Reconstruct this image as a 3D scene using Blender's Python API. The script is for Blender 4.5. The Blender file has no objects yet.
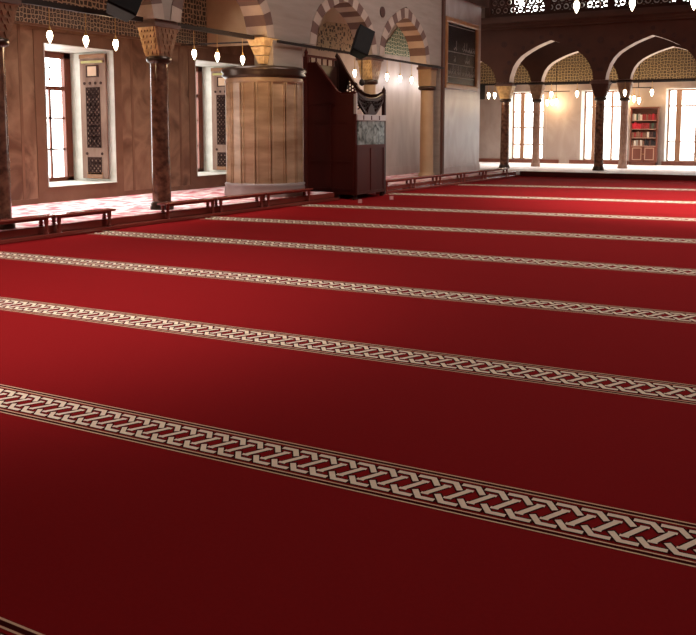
import bpy, bmesh, math, random
from mathutils import Vector, Matrix
random.seed(7)
PI = math.pi
scn = bpy.context.scene
col = scn.collection

# ------------------------------------------------------------------ materials
M = {}
def _nt(name):
    m = bpy.data.materials.new(name); m.use_nodes = True
    nt = m.node_tree; nt.nodes.clear()
    out = nt.nodes.new('ShaderNodeOutputMaterial')
    return m, nt, out
def _ramp(nt, stops):
    r = nt.nodes.new('ShaderNodeValToRGB')
    e = r.color_ramp.elements
    while len(e) < len(stops): e.new(0.5)
    for k, (p, c) in enumerate(stops):
        e[k].position = p; e[k].color = (*c, 1)
    return r
def mat(name, c1, c2=None, scale=4.0, rough=0.6, metal=0.0, kind='noise', stretch=(1,1,1), detail=4, bump=0.0, spec=0.4, c3=None, coat=0.0, sharp=0.25, dist=0.0):
    """procedural principled material: two or three colours mixed by a noise, wave or cell pattern"""
    m, nt, out = _nt(name)
    b = nt.nodes.new('ShaderNodeBsdfPrincipled')
    b.inputs['Roughness'].default_value = rough; b.inputs['Metallic'].default_value = metal
    b.inputs['Specular IOR Level'].default_value = spec
    b.inputs['Coat Weight'].default_value = coat
    nt.links.new(b.outputs[0], out.inputs[0])
    c2 = c2 or tuple(x*0.8 for x in c1)
    tc = nt.nodes.new('ShaderNodeTexCoord'); mp = nt.nodes.new('ShaderNodeMapping')
    mp.inputs['Scale'].default_value = stretch
    nt.links.new(tc.outputs['Object'], mp.inputs[0])
    if kind == 'noise':
        t = nt.nodes.new('ShaderNodeTexNoise'); t.inputs['Scale'].default_value = scale; t.inputs['Detail'].default_value = detail; t.inputs['Distortion'].default_value = dist
        fac = t.outputs['Fac']
    elif kind == 'wave':
        t = nt.nodes.new('ShaderNodeTexWave'); t.inputs['Scale'].default_value = scale
        t.inputs['Distortion'].default_value = 6; t.inputs['Detail'].default_value = 3; fac = t.outputs['Fac']
    elif kind == 'cell':
        t = nt.nodes.new('ShaderNodeTexVoronoi'); t.feature = 'DISTANCE_TO_EDGE'; t.inputs['Scale'].default_value = scale
        t.inputs['Randomness'].default_value = 0.45; fac = t.outputs['Distance']
    nt.links.new(mp.outputs[0], t.inputs['Vector'])
    if kind == 'cell':
        st = [(0.0, c1), (0.09, c1), (0.14, c2)] + ([(0.34, c2), (0.40, c3)] if c3 else [])
    else:
        st = [(0.5-sharp, c1), (0.5+sharp, c2)] if not c3 else [(0.5-sharp, c1), (0.5, c2), (0.5+sharp, c3)]
    r = _ramp(nt, st); nt.links.new(fac, r.inputs[0]); nt.links.new(r.outputs[0], b.inputs['Base Color'])
    if bump:
        bp = nt.nodes.new('ShaderNodeBump'); bp.inputs['Strength'].default_value = bump; bp.inputs['Distance'].default_value = 0.02
        nt.links.new(fac, bp.inputs['Height']); nt.links.new(bp.outputs[0], b.inputs['Normal'])
    M[name] = m
    return m
def emit(name, c, s):
    m, nt, out = _nt(name)
    e = nt.nodes.new('ShaderNodeEmission'); e.inputs[0].default_value = (*c, 1); e.inputs[1].default_value = s
    nt.links.new(e.outputs[0], out.inputs[0]); M[name] = m
def glass(name, tint, gloss=0.08):
    m, nt, out = _nt(name)
    t = nt.nodes.new('ShaderNodeBsdfTransparent'); t.inputs[0].default_value = (*tint, 1)
    g = nt.nodes.new('ShaderNodeBsdfGlossy'); g.inputs['Roughness'].default_value = 0.05
    mx = nt.nodes.new('ShaderNodeMixShader'); mx.inputs[0].default_value = gloss
    nt.links.new(t.outputs[0], mx.inputs[1]); nt.links.new(g.outputs[0], mx.inputs[2]); nt.links.new(mx.outputs[0], out.inputs[0])
    M[name] = m

mat('carpet_red', (0.228,0.0090,0.0102), (0.208,0.0080,0.0092), scale=60, rough=0.95, spec=0.02)
mat('carpet_dark', (0.050,0.006,0.005), (0.04,0.005,0.004), scale=60, rough=0.95, spec=0.02)
mat('carpet_cream', (0.88,0.72,0.56), (0.80,0.64,0.49), scale=40, rough=0.95, spec=0.02)
mat('carpet_line', (0.78,0.50,0.34), (0.70,0.44,0.29), scale=40, rough=0.95, spec=0.02)
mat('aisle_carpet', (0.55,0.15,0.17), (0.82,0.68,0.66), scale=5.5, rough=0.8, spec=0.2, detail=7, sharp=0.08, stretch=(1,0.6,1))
mat('far_carpet', (0.80,0.72,0.70), (0.85,0.80,0.78), scale=3.0, rough=0.7, spec=0.2)
mat('marble_brown', (0.100,0.042,0.023), (0.245,0.135,0.082), scale=1.25, rough=0.4, kind='noise', stretch=(1,1,0.9), detail=12, spec=0.3, c3=(0.145,0.066,0.039), sharp=0.17, dist=0.8)
mat('marble_border', (0.125,0.054,0.030), (0.19,0.095,0.056), scale=2.2, rough=0.4, detail=9, dist=0.6, spec=0.3)
mat('marble_grey', (0.30,0.215,0.185), (0.385,0.305,0.28), scale=1.2, rough=0.3, stretch=(1,1,0.5), detail=9, sharp=0.14, dist=1.5)
mat('marble_far', (0.37,0.29,0.25), (0.47,0.39,0.35), scale=1.4, rough=0.4, stretch=(1,1.5,0.5), detail=8, sharp=0.15, dist=1.0)
mat('marble_pale', (0.42,0.33,0.28), (0.52,0.43,0.38), scale=1.6, rough=0.4, stretch=(1,1.5,0.5), detail=7, sharp=0.15)
mat('stone_course', (0.255,0.20,0.16), (0.325,0.265,0.22), scale=2.0, rough=0.7, stretch=(0.6,0.6,5), detail=5)
mat('stone_dark', (0.075,0.031,0.020), (0.105,0.044,0.027), scale=1.5, rough=0.8)
mat('stone_warm', (0.36,0.225,0.12), (0.45,0.30,0.17), scale=2.5, rough=0.6, bump=0.2)
mat('vouss_red', (0.115,0.062,0.048), (0.155,0.085,0.065), scale=4, rough=0.7)
mat('vouss_cream', (0.36,0.27,0.21), (0.44,0.34,0.27), scale=4, rough=0.7)
mat('vouss_gold', (0.60,0.36,0.15), (0.66,0.42,0.20), scale=4, rough=0.7)
mat('jamb_white', (0.50,0.49,0.43), (0.66,0.64,0.58), scale=3, rough=0.5, detail=6, sharp=0.15)
mat('arch_edge', (0.58,0.45,0.37), (0.66,0.53,0.45), scale=3, rough=0.6)  # light stone of the far arch soffits, their lit look put into the colour
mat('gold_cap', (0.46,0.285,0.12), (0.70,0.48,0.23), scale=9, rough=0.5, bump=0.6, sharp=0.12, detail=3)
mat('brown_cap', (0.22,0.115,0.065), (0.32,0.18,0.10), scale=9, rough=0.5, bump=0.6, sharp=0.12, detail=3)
mat('porphyry', (0.075,0.030,0.019), (0.20,0.095,0.058), scale=9, rough=0.16, spec=0.6, detail=8, sharp=0.14)
mat('porphyry_pale', (0.36,0.21,0.15), (0.46,0.29,0.22), scale=7, rough=0.25, spec=0.5, detail=6, sharp=0.12)
mat('bronze', (0.045,0.028,0.020), (0.07,0.043,0.03), scale=8, rough=0.28, metal=0.5)
mat('iron', (0.016,0.010,0.008), (0.024,0.014,0.011), scale=10, rough=0.6, spec=0.2)
mat('brass', (0.60,0.36,0.12), (0.68,0.44,0.17), scale=10, rough=0.35, metal=0.8)
mat('pier_stone', (0.28,0.175,0.10), (0.50,0.35,0.225), scale=1.3, rough=0.3, stretch=(0.8,0.8,3.2), detail=9, sharp=0.14)
mat('pier_grey', (0.24,0.185,0.17), (0.30,0.24,0.225), scale=2, rough=0.4)
mat('wood_red', (0.047,0.0075,0.0055), (0.080,0.013,0.0085), scale=2.2, rough=0.45, stretch=(1,1,0.15), kind='noise', detail=6, spec=0.12)
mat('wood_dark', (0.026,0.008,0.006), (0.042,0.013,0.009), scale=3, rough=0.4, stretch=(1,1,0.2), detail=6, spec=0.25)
mat('wood_bench', (0.16,0.030,0.022), (0.24,0.05,0.035), scale=3, rough=0.14, stretch=(3,0.3,3), detail=5, spec=0.6)
mat('wood_window', (0.13,0.028,0.012), (0.19,0.045,0.018), scale=3, rough=0.4, stretch=(1,1,0.2))
mat('wood_brown', (0.34,0.17,0.10), (0.42,0.23,0.14), scale=3, rough=0.45, stretch=(1,1,0.2))
mat('wood_case', (0.15,0.045,0.028), (0.21,0.065,0.04), scale=3, rough=0.35, stretch=(1,1,0.2))
mat('wood_trim', (0.50,0.29,0.20), (0.55,0.34,0.24), scale=3, rough=0.4)
mat('shutter_wood', (0.17,0.10,0.075), (0.27,0.175,0.135), scale=4, rough=0.7, stretch=(1,1,0.35), detail=7, spec=0.04, sharp=0.14)
mat('shutter_inlay', (0.035,0.016,0.013), (0.055,0.026,0.02), scale=12, rough=0.7, spec=0.05)
mat('shutter_gold', (0.30,0.25,0.045), (0.36,0.30,0.08), scale=6, rough=0.35)
mat('shutter_orange', (0.20,0.08,0.025), (0.26,0.11,0.04), scale=6, rough=0.4)
mat('shutter_peach', (0.42,0.22,0.11), (0.48,0.28,0.15), scale=6, rough=0.4)
mat('tile_dark', (0.40,0.32,0.235), (0.032,0.023,0.021), scale=9.5, rough=0.4, kind='cell', c3=(0.10,0.06,0.042))
mat('tile_band', (0.36,0.28,0.20), (0.04,0.027,0.023), scale=12, rough=0.4, kind='cell', c3=(0.22,0.155,0.11))
mat('tile_yellow', (0.46,0.34,0.18), (0.085,0.06,0.038), scale=8.5, rough=0.4, kind='cell', c3=(0.38,0.27,0.14))
mat('tile_green', (0.60,0.56,0.38), (0.05,0.11,0.06), scale=9, rough=0.4, kind='cell', c3=(0.38,0.38,0.22))
mat('board_black', (0.014,0.010,0.010), (0.022,0.015,0.014), scale=5, rough=0.25)
mat('ink_pale', (0.24,0.20,0.17), (0.17,0.14,0.12), scale=8, rough=0.5)
mat('frame_gold', (0.24,0.088,0.028), (0.38,0.17,0.06), scale=6, rough=0.35, spec=0.6)
mat('speaker_black', (0.008,0.007,0.007), (0.012,0.011,0.011), scale=9, rough=0.6, spec=0.12)
mat('speaker_grey', (0.012,0.0105,0.010), (0.016,0.014,0.013), scale=9, rough=0.7, spec=0.12)
mat('silver_glass', (0.012,0.022,0.018), (0.34,0.40,0.37), scale=5, rough=0.12, spec=0.5, detail=9, sharp=0.17, dist=1.2)  # pale mottling stands in for reflections in the glass, painted into the colour
mat('ledge_pale', (0.40,0.34,0.32), (0.52,0.46,0.43), scale=4, rough=0.3)
mat('pink_card', (0.80,0.42,0.42), (0.85,0.5,0.5), scale=8, rough=0.7)
mat('plaster', (0.34,0.25,0.20), (0.40,0.30,0.24), scale=2, rough=0.8)
mat('roundel', (0.055,0.022,0.016), (0.075,0.03,0.02), scale=12, rough=0.7)
mat('screen_stone', (0.040,0.017,0.012), (0.055,0.023,0.016), scale=4, rough=0.8, spec=0.1)
BOOKC = {'red': (0.30,0.025,0.025), 'bright red': (0.55,0.02,0.035), 'dark brown': (0.075,0.03,0.022), 'brown': (0.22,0.10,0.06),
         'grey': (0.36,0.31,0.27), 'cream': (0.66,0.58,0.48), 'black': (0.022,0.018,0.02), 'green': (0.07,0.10,0.06)}
for k, c in BOOKC.items(): mat('book '+k, c, tuple(min(1,x*1.2) for x in c), scale=14, rough=0.6)
emit('bulb_glow', (1.0,0.86,0.62), 14.0)
emit('bulb_warm', (1.0,0.62,0.25), 9.0)
glass('pane_glass', (0.97,0.98,0.97), 0.05)
glass('case_glass', (0.8,0.85,0.82), 0.25)

# ------------------------------------------------------------------ mesh helpers
class MB:
    """collects shapes in world (or root-relative) coordinates and links them as ONE mesh object"""
    def __init__(s): s.v = []; s.f = []; s.m = []; s.sm = []
    def add(s, vs, fs, mi=0, smooth=False):
        o = len(s.v); s.v += [tuple(v) for v in vs]
        for f in fs: s.f.append([o+i for i in f]); s.m.append(mi); s.sm.append(smooth)
        return s
    def box(s, x0, x1, y0, y1, z0, z1, mi=0):
        return s.add([(x0,y0,z0),(x1,y0,z0),(x1,y1,z0),(x0,y1,z0),(x0,y0,z1),(x1,y0,z1),(x1,y1,z1),(x0,y1,z1)],
              [(0,3,2,1),(4,5,6,7),(0,1,5,4),(1,2,6,5),(2,3,7,6),(3,0,4,7)], mi)
    def frustum(s, x, y, z0, z1, ax0, ay0, ax1, ay1, mi=0):
        vs = [(x-ax0,y-ay0,z0),(x+ax0,y-ay0,z0),(x+ax0,y+ay0,z0),(x-ax0,y+ay0,z0),(x-ax1,y-ay1,z1),(x+ax1,y-ay1,z1),(x+ax1,y+ay1,z1),(x-ax1,y+ay1,z1)]
        return s.add(vs, [(0,3,2,1),(4,5,6,7),(0,1,5,4),(1,2,6,5),(2,3,7,6),(3,0,4,7)], mi)
    def lathe(s, x, y, prof, n=24, mi=0, smooth=True):
        vs = []; fs = []
        for r, z in prof:
            for k in range(n):
                a = 2*PI*k/n; vs.append((x+r*math.cos(a), y+r*math.sin(a), z))
        for i in range(len(prof)-1):
            for k in range(n):
                k2 = (k+1) % n; fs.append((i*n+k, i*n+k2, (i+1)*n+k2, (i+1)*n+k))
        s.add(vs, fs, mi, smooth)
        s.add([vs[k] for k in range(n)], [tuple(reversed(range(n)))], mi)
        s.add([vs[-n+k] for k in range(n)], [tuple(range(n))], mi)
        return s
    def tube(s, p, q, r, n=8, mi=0, r2=None):
        p, q = Vector(p), Vector(q); d = (q-p).normalized()
        a = d.orthogonal().normalized(); b = d.cross(a); r2 = r if r2 is None else r2
        vs = [p + (a*math.cos(2*PI*k/n)+b*math.sin(2*PI*k/n))*r for k in range(n)] + [q + (a*math.cos(2*PI*k/n)+b*math.sin(2*PI*k/n))*r2 for k in range(n)]
        s.add(vs, [(k,(k+1)%n,n+(k+1)%n,n+k) for k in range(n)], mi, True)
        s.add(vs[:n], [tuple(reversed(range(n)))], mi); s.add(vs[n:], [tuple(range(n))], mi)
        return s
    def prism(s, poly, axis, a0, a1, mi=0):
        """extrude a 2-D polygon: axis 'x' -> poly in (y,z); 'y' -> poly in (x,z); 'z' -> poly in (x,y)"""
        def P(p, a): return (a,p[0],p[1]) if axis == 'x' else (p[0],a,p[1]) if axis == 'y' else (p[0],p[1],a)
        n = len(poly); vs = [P(p,a0) for p in poly]+[P(p,a1) for p in poly]
        fs = [tuple(range(n)), tuple(range(2*n-1,n-1,-1))] + [(k,n+k,n+(k+1)%n,(k+1)%n) for k in range(n)]
        return s.add(vs, fs, mi)
    def build(s, name, mats, parent=None, label=None, bevel=0, kind=None, origin=None):
        me = bpy.data.meshes.new(name)
        o3 = Vector(origin) if origin is not None else Vector((0,0,0))
        me.from_pydata([Vector(v)-o3 for v in s.v], [], s.f)
        for m in (mats if isinstance(mats, (list,tuple)) else [mats]): me.materials.append(M[m])
        for p, mi, sm in zip(me.polygons, s.m, s.sm): p.material_index = mi; p.use_smooth = sm
        bm = bmesh.new(); bm.from_mesh(me)
        bmesh.ops.recalc_face_normals(bm, faces=bm.faces); bm.to_mesh(me); bm.free()
        o = bpy.data.objects.new(name, me); col.objects.link(o)
        o.location = o3
        if parent: o.parent = parent; o.location = o3
        if label: o['label'] = label
        if kind: o['kind'] = kind
        if bevel:
            b = o.modifiers.new('bevel','BEVEL'); b.width = bevel; b.segments = 2; b.limit_method = 'ANGLE'
        return o
def thing(name, label, cat, loc=(0,0,0), rz=0, group=None):
    o = bpy.data.objects.new(name, None); col.objects.link(o); o.location = loc; o.rotation_euler = (0,0,rz)
    o.empty_display_size = 0.1
    o['label'] = label; o['category'] = cat; o['kind'] = 'thing'
    if group: o['group'] = group
    return o
def tag(o, label, cat, group=None):
    o['label'] = label; o['category'] = cat; o['kind'] = 'thing'
    if group: o['group'] = group
    return o
def dup(root, loc, label, rz=None, group=None):
    r = root.copy(); col.objects.link(r); r.location = loc; r['label'] = label
    if rz is not None: r.rotation_euler = (0,0,rz)
    if group: r['group'] = group
    for ch in list(root.children):
        c = ch.copy(); col.objects.link(c); c.parent = r
        for g in list(ch.children):
            d = g.copy(); col.objects.link(d); d.parent = c
    return r
def struct(o): o['kind'] = 'structure'; return o

# ------------------------------------------------------------------ layout constants (metres)
XA = -9.80; TH = 0.45; FACE = XA + TH/2; PF = -9.775      # left arcade
XW = -12.5                                   # left aisle wall
YF = 27.1; YA = 28.9; YB = 31.0; YW = 34.4   # far: platform edge, front columns, back columns, wall
PZ = 0.16
ZC = 12.0
XR, YK = 9.0, -5.0
def edge_x(y): return -9.40 + 0.039*(y-7.4)  # front edge of the aisle platform

# ------------------------------------------------------------------ arch tools
PROF = [(0,0),(0.02,0.15),(0.09,0.37),(0.18,0.52),(0.29,0.64),(0.45,0.75),(0.63,0.85),(0.82,0.935),(1,1)]
def prof(t):
    for (a,b),(c,d) in zip(PROF, PROF[1:]):
        if t <= c: return b+(d-b)*(t-a)/(c-a)
    return 1.0
TS = [0,0.008,0.02,0.05,0.09,0.13,0.18,0.23,0.29,0.37,0.45,0.54,0.63,0.72,0.82,0.91,1]
def arch_pts(c, half, z0, rise):
    L = [(c-half+half*t, z0+rise*prof(t)) for t in TS]
    R = [(c+half-half*t, z0+rise*prof(t)) for t in reversed(TS[:-1])]
    return L+R
def arch_wall(mb, axis, a0, a1, line, ztop, mi=0, mi_soffit=None):
    """wall slab between a0 and a1 (thickness) whose lower edge is the polyline line [(s,z)]"""
    ms = mi if mi_soffit is None else mi_soffit
    def P(s, z, a): return (a,s,z) if axis == 'x' else (s,a,z)
    for (s0,z0),(s1,z1) in zip(line, line[1:]):
        if abs(s1-s0) > 1e-6:
            for a in (a0,a1): mb.add([P(s0,z0,a),P(s1,z1,a),P(s1,ztop,a),P(s0,ztop,a)], [(0,1,2,3)], mi)
            mb.add([P(s0,ztop,a0),P(s1,ztop,a0),P(s1,ztop,a1),P(s0,ztop,a1)], [(0,1,2,3)], mi)
        mb.add([P(s0,z0,a0),P(s1,z1,a0),P(s1,z1,a1),P(s0,z0,a1)], [(0,1,2,3)], ms)
    for s, z in (line[0], line[-1]):
        mb.add([P(s,z,a0),P(s,ztop,a0),P(s,ztop,a1),P(s,z,a1)], [(0,1,2,3)], mi)
def curve_resample(pts, n):
    L = [0]
    for p, q in zip(pts, pts[1:]): L.append(L[-1]+math.dist(p,q))
    out = []
    for k in range(n+1):
        d = L[-1]*k/n
        for i in range(len(pts)-1):
            if d <= L[i+1]+1e-9:
                t = (d-L[i])/max(1e-9, L[i+1]-L[i]); out.append((pts[i][0]+(pts[i+1][0]-pts[i][0])*t, pts[i][1]+(pts[i+1][1]-pts[i][1])*t)); break
    return out

# ================================================================== SETTING
# hall floor slab below the carpet
struct(MB().box(-15, XR, YK, 36, -0.3, -0.012).build('floor', 'plaster'))

# carpet: one piece, with its woven bands
cb = MB()
cb.add([(-10.4,YK+.02,0),(XR-.02,YK+.02,0),(XR-.02,YF,0),(-10.4,YF,0),(-10.4,YK+.02,-0.011),(XR-.02,YK+.02,-0.011),(XR-.02,YF,-0.011),(-10.4,YF,-0.011)],
       [(0,1,2,3),(0,4,5,1),(1,5,6,2),(2,6,7,3),(3,7,4,0),(4,7,6,5)], 0)
def stroke(o, du, dv, pts, w, z, mi, ext=0.0):
    """flat polyline of width w in the band frame (u along, v across)"""
    P = [Vector(p) for p in pts]
    if ext:
        P[0] = P[0] + (P[0]-P[1]).normalized()*ext; P[-1] = P[-1] + (P[-1]-P[-2]).normalized()*ext
    nrm = []
    for i in range(len(P)):
        if i == 0: t = (P[1]-P[0]).normalized(); k = 1
        elif i == len(P)-1: t = (P[-1]-P[-2]).normalized(); k = 1
        else:
            t1 = (P[i]-P[i-1]).normalized(); t2 = (P[i+1]-P[i]).normalized(); t = (t1+t2).normalized(); k = 1/max(0.5, t.dot(t1))
        nrm.append(Vector((-t.y,t.x))*k*w/2)
    vs = []
    for p, n in zip(P, nrm):
        for q in (p+n, p-n): vs.append((o.x+du.x*q.x+dv.x*q.y, o.y+du.y*q.x+dv.y*q.y, z))
    cb.add(vs, [(2*i,2*i+1,2*i+3,2*i+2) for i in range(len(P)-1)], mi)
BANDS = [  # left point, right point of the centre line, width
    ((-2.156,1.4904),(-1.156,1.4906),0.35),
    ((-3.989,3.142),(-0.335,3.207),0.350),
    ((-6.207,4.931),(-0.567,5.100),0.385),
    ((-8.635,6.888),(-0.827,7.223),0.420),
    ((-7.920,9.220),(-1.118,9.595),0.455),
    ((-8.850,11.62),(-1.453,12.32),0.490),
    ((-8.715,14.54),(-1.817,15.29),0.540),
    ((-8.680,18.15),(-2.264,18.93),0.590),
    ((-8.452,22.11),(-2.764,23.00),0.640),
]
for (lx,ly),(rx,ry),W in BANDS:
    du = Vector((rx-lx, ry-ly)).normalized(); dv = Vector((-du.y,du.x))
    o = Vector((lx,ly)) + dv*W/2
    u0 = (edge_x(ly)+0.02 - lx)/du.x; u1 = (4.0-lx)/du.x
    if W == 0.35 and ly < 2: u0, u1 = -4.0, 4.0
    for v, w in ((-0.014,0.026),(-0.100,0.024),(-0.900,0.024),(-0.986,0.026)):
        stroke(o,du,dv,[(u0,v*W),(u1,v*W)],w*W,0.0012,2)
    for v in (-0.056,-0.944): stroke(o,du,dv,[(u0,v*W),(u1,v*W)],0.045*W,0.0008,1)
    p = 0.2857*W
    k = 0; n = int((u1-u0)/p)
    for k in range(n):
        ub = u0 + k*p
        T = [(0.030,-0.212),(0.228,-0.212),(0.345,-0.390)]
        B = [(0.145,-0.610),(0.262,-0.788),(0.460,-0.788)]
        D = [(0.292,-0.655),(0.452,-0.345)]
        for S in (T,B,D):
            q = [(ub+a*W-0.09*W, b*W) for a,b in S]
            stroke(o,du,dv,q,0.118*W,0.0010,1,ext=0.03*W)
        for S in (T,B,D):
            q = [(ub+a*W-0.09*W, b*W) for a,b in S]
            stroke(o,du,dv,q,0.074*W,0.0018,3)
        for (a,b),s in ((D[0],1),(D[1],-1)):      # flared stroke ends
            c = Vector((ub+a*W-0.09*W, b*W)); h = 0.050*W
            stroke(o,du,dv,[(c.x-h,c.y),(c.x+h,c.y)],0.052*W,0.0019,3)
carpet = cb.build('carpet', ['carpet_red','carpet_dark','carpet_line','carpet_cream'])
tag(carpet, 'wide red carpet crossed by cream braided border bands', 'carpet')

# raised aisle floor on the left and raised floor at the far end
NY0, NY1, NX = 15.95, 17.80, -10.25
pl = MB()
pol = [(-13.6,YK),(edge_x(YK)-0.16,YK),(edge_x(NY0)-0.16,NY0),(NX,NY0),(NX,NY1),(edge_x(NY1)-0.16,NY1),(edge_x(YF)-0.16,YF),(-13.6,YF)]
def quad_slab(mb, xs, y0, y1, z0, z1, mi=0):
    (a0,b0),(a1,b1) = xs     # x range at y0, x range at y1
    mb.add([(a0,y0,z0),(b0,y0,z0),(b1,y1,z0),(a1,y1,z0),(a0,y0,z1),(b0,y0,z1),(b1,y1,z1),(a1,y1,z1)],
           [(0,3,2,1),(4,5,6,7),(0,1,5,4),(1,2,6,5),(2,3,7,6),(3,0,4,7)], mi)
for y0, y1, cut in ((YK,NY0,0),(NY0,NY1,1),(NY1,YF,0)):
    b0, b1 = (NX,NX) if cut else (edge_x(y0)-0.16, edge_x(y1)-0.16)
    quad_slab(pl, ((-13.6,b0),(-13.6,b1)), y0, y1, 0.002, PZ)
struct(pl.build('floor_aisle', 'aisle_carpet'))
struct(MB().box(-13.6, XR, YF+0.02, 35.6, -0.01, PZ).build('floor_far', 'far_carpet'))
# wooden kerb and riser boards
kb = MB()
for y0, y1 in ((YK,NY0),(NY1,YF)):
    quad_slab(kb, ((edge_x(y0)-0.16,edge_x(y0)),(edge_x(y1)-0.16,edge_x(y1))), y0, y1, 0.002, 0.055)
    quad_slab(kb, ((edge_x(y0)-0.158,edge_x(y0)-0.13),(edge_x(y1)-0.158,edge_x(y1)-0.13)), y0, y1, 0.055, PZ-0.004)
struct(kb.build('trim_1', 'wood_bench', bevel=0.008))
struct(MB().box(edge_x(YF), XR, YF-0.025, YF+0.018, 0.002, PZ+0.006).build('trim_2', 'wood_red'))

# ------------------------------------------------------------------ left aisle wall with two window recesses
WIN = [(11.08,12.82),(15.37,17.11)]; WZ0, WZ1 = 0.45, 3.08; DEP = 1.25
wl = MB()
ys = [YK, WIN[0][0], WIN[0][1], WIN[1][0], WIN[1][1], 27.2]
for y0, y1 in ((ys[0],ys[1]),(ys[2],ys[3]),(ys[4],ys[5])): wl.box(XW-DEP-0.15, XW, y0, y1, -0.01, 7.0)
for y0, y1 in WIN:
    wl.box(XW-DEP-0.15, XW, y0, y1, -0.01, WZ0); wl.box(XW-DEP-0.15, XW, y0, y1, WZ1, 7.0)
wall_left = struct(wl.build('wall_left', 'marble_brown'))
# inner wall that closes the aisle behind the pulpit bays
struct(MB().box(XW+0.02, -11.2, 18.2, 27.0, -0.005, 7.0).build('wall_left_bay', 'marble_pale'))
# marble panel borders around windows and along the wall (surface decoration of the wall)
br = MB()
def border(y0, y1, z0, z1, w, t=0.012):
    br.box(XW, XW+t, y0-w, y1+w, z0-w, z0); br.box(XW, XW+t, y0-w, y1+w, z1, z1+w)
    br.box(XW, XW+t, y0-w, y0, z0, z1); br.box(XW, XW+t, y1, y1+w, z0, z1)
for y0, y1 in WIN: border(y0, y1, WZ0, WZ1, 0.22)
for y in (10.55, 13.35, 14.85): br.box(XW, XW+0.006, y-0.03, y+0.03, PZ+0.10, 3.36)
br.box(XW, XW+0.010, 6, 18.2, PZ, PZ+0.10)
br.build('marble_border', 'marble_border', wall_left)
tb = MB(); tb.box(XW, XW+0.03, 6, 15.80, 3.40, 3.74); tb.build('tile_frieze', 'tile_band', wall_left)
tu = MB(); tu.box(XW, XW+0.02, 6, 15.80, 3.745, 5.0); tu.build('tile_panel', 'tile_dark', wall_left)
MB().box(XW, XW+0.045, 6, 15.8, 3.36, 3.40).box(XW, XW+0.045, 6, 15.8, 3.735, 3.76).build('moulding', 'marble_border', wall_left)

# windows of the left wall: structure with frame, pane, muntins and carved shutter
def lattice(mb, P, u0, u1, v0, v1, cell, bar, th, mi=0):
    """criss-cross carved lattice inside a rectangle; P(u,v,t) -> point"""
    def clip(p, q):
        t0, t1 = 0.0, 1.0; dx, dy = q[0]-p[0], q[1]-p[1]
        for pp, qq in ((-dx,p[0]-u0),(dx,u1-p[0]),(-dy,p[1]-v0),(dy,v1-p[1])):
            if abs(pp) < 1e-9:
                if qq < 0: return None
            else:
                r = qq/pp
                if pp < 0: t0 = max(t0,r)
                else: t1 = min(t1,r)
        if t0 >= t1: return None
        return (p[0]+dx*t0,p[1]+dy*t0),(p[0]+dx*t1,p[1]+dy*t1)
    H = v1-v0; Wd = u1-u0; n = int((H+Wd)/cell)+2
    segs = []
    for k in range(-n, n+1):
        c = k*cell
        segs += [clip((u0+c,v0),(u0+c+H,v1)), clip((u0+c,v1),(u0+c+H,v0))]
    for k in range(1, int(H/(2*cell))+1):
        segs.append(((u0,v0+2*k*cell),(u1,v0+2*k*cell)) if v0+2*k*cell < v1 else None)
    for s in segs:
        if not s: continue
        (a,b),(c,d) = s; L = math.hypot(c-a,d-b)
        if L < bar: continue
        nx, ny = -(d-b)/L*bar/2, (c-a)/L*bar/2
        q = [(a+nx,b+ny),(a-nx,b-ny),(c-nx,d-ny),(c+nx,d+ny)]
        mb.add([P(*p,0) for p in q]+[P(*p,th) for p in q], [(0,1,2,3),(7,6,5,4),(0,4,5,1),(1,5,6,2),(2,6,7,3),(3,7,4,0)], mi)
def ring(mb, P, cu, cv, r, w, th, n=12, mi=0, filled=False):
    vs = []
    for rr in (r, 0.0001 if filled else r-w):
        for t in (0, th):
            for k in range(n): a = 2*PI*k/n; vs.append(P(cu+rr*math.cos(a), cv+rr*math.sin(a), t))
    fs = []
    for k in range(n):
        j = (k+1) % n
        fs += [(k,j,n+j,n+k), (n+k,n+j,3*n+j,3*n+k), (2*n+k,2*n+j,j,k)]
    mb.add(vs, fs, mi)
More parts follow.
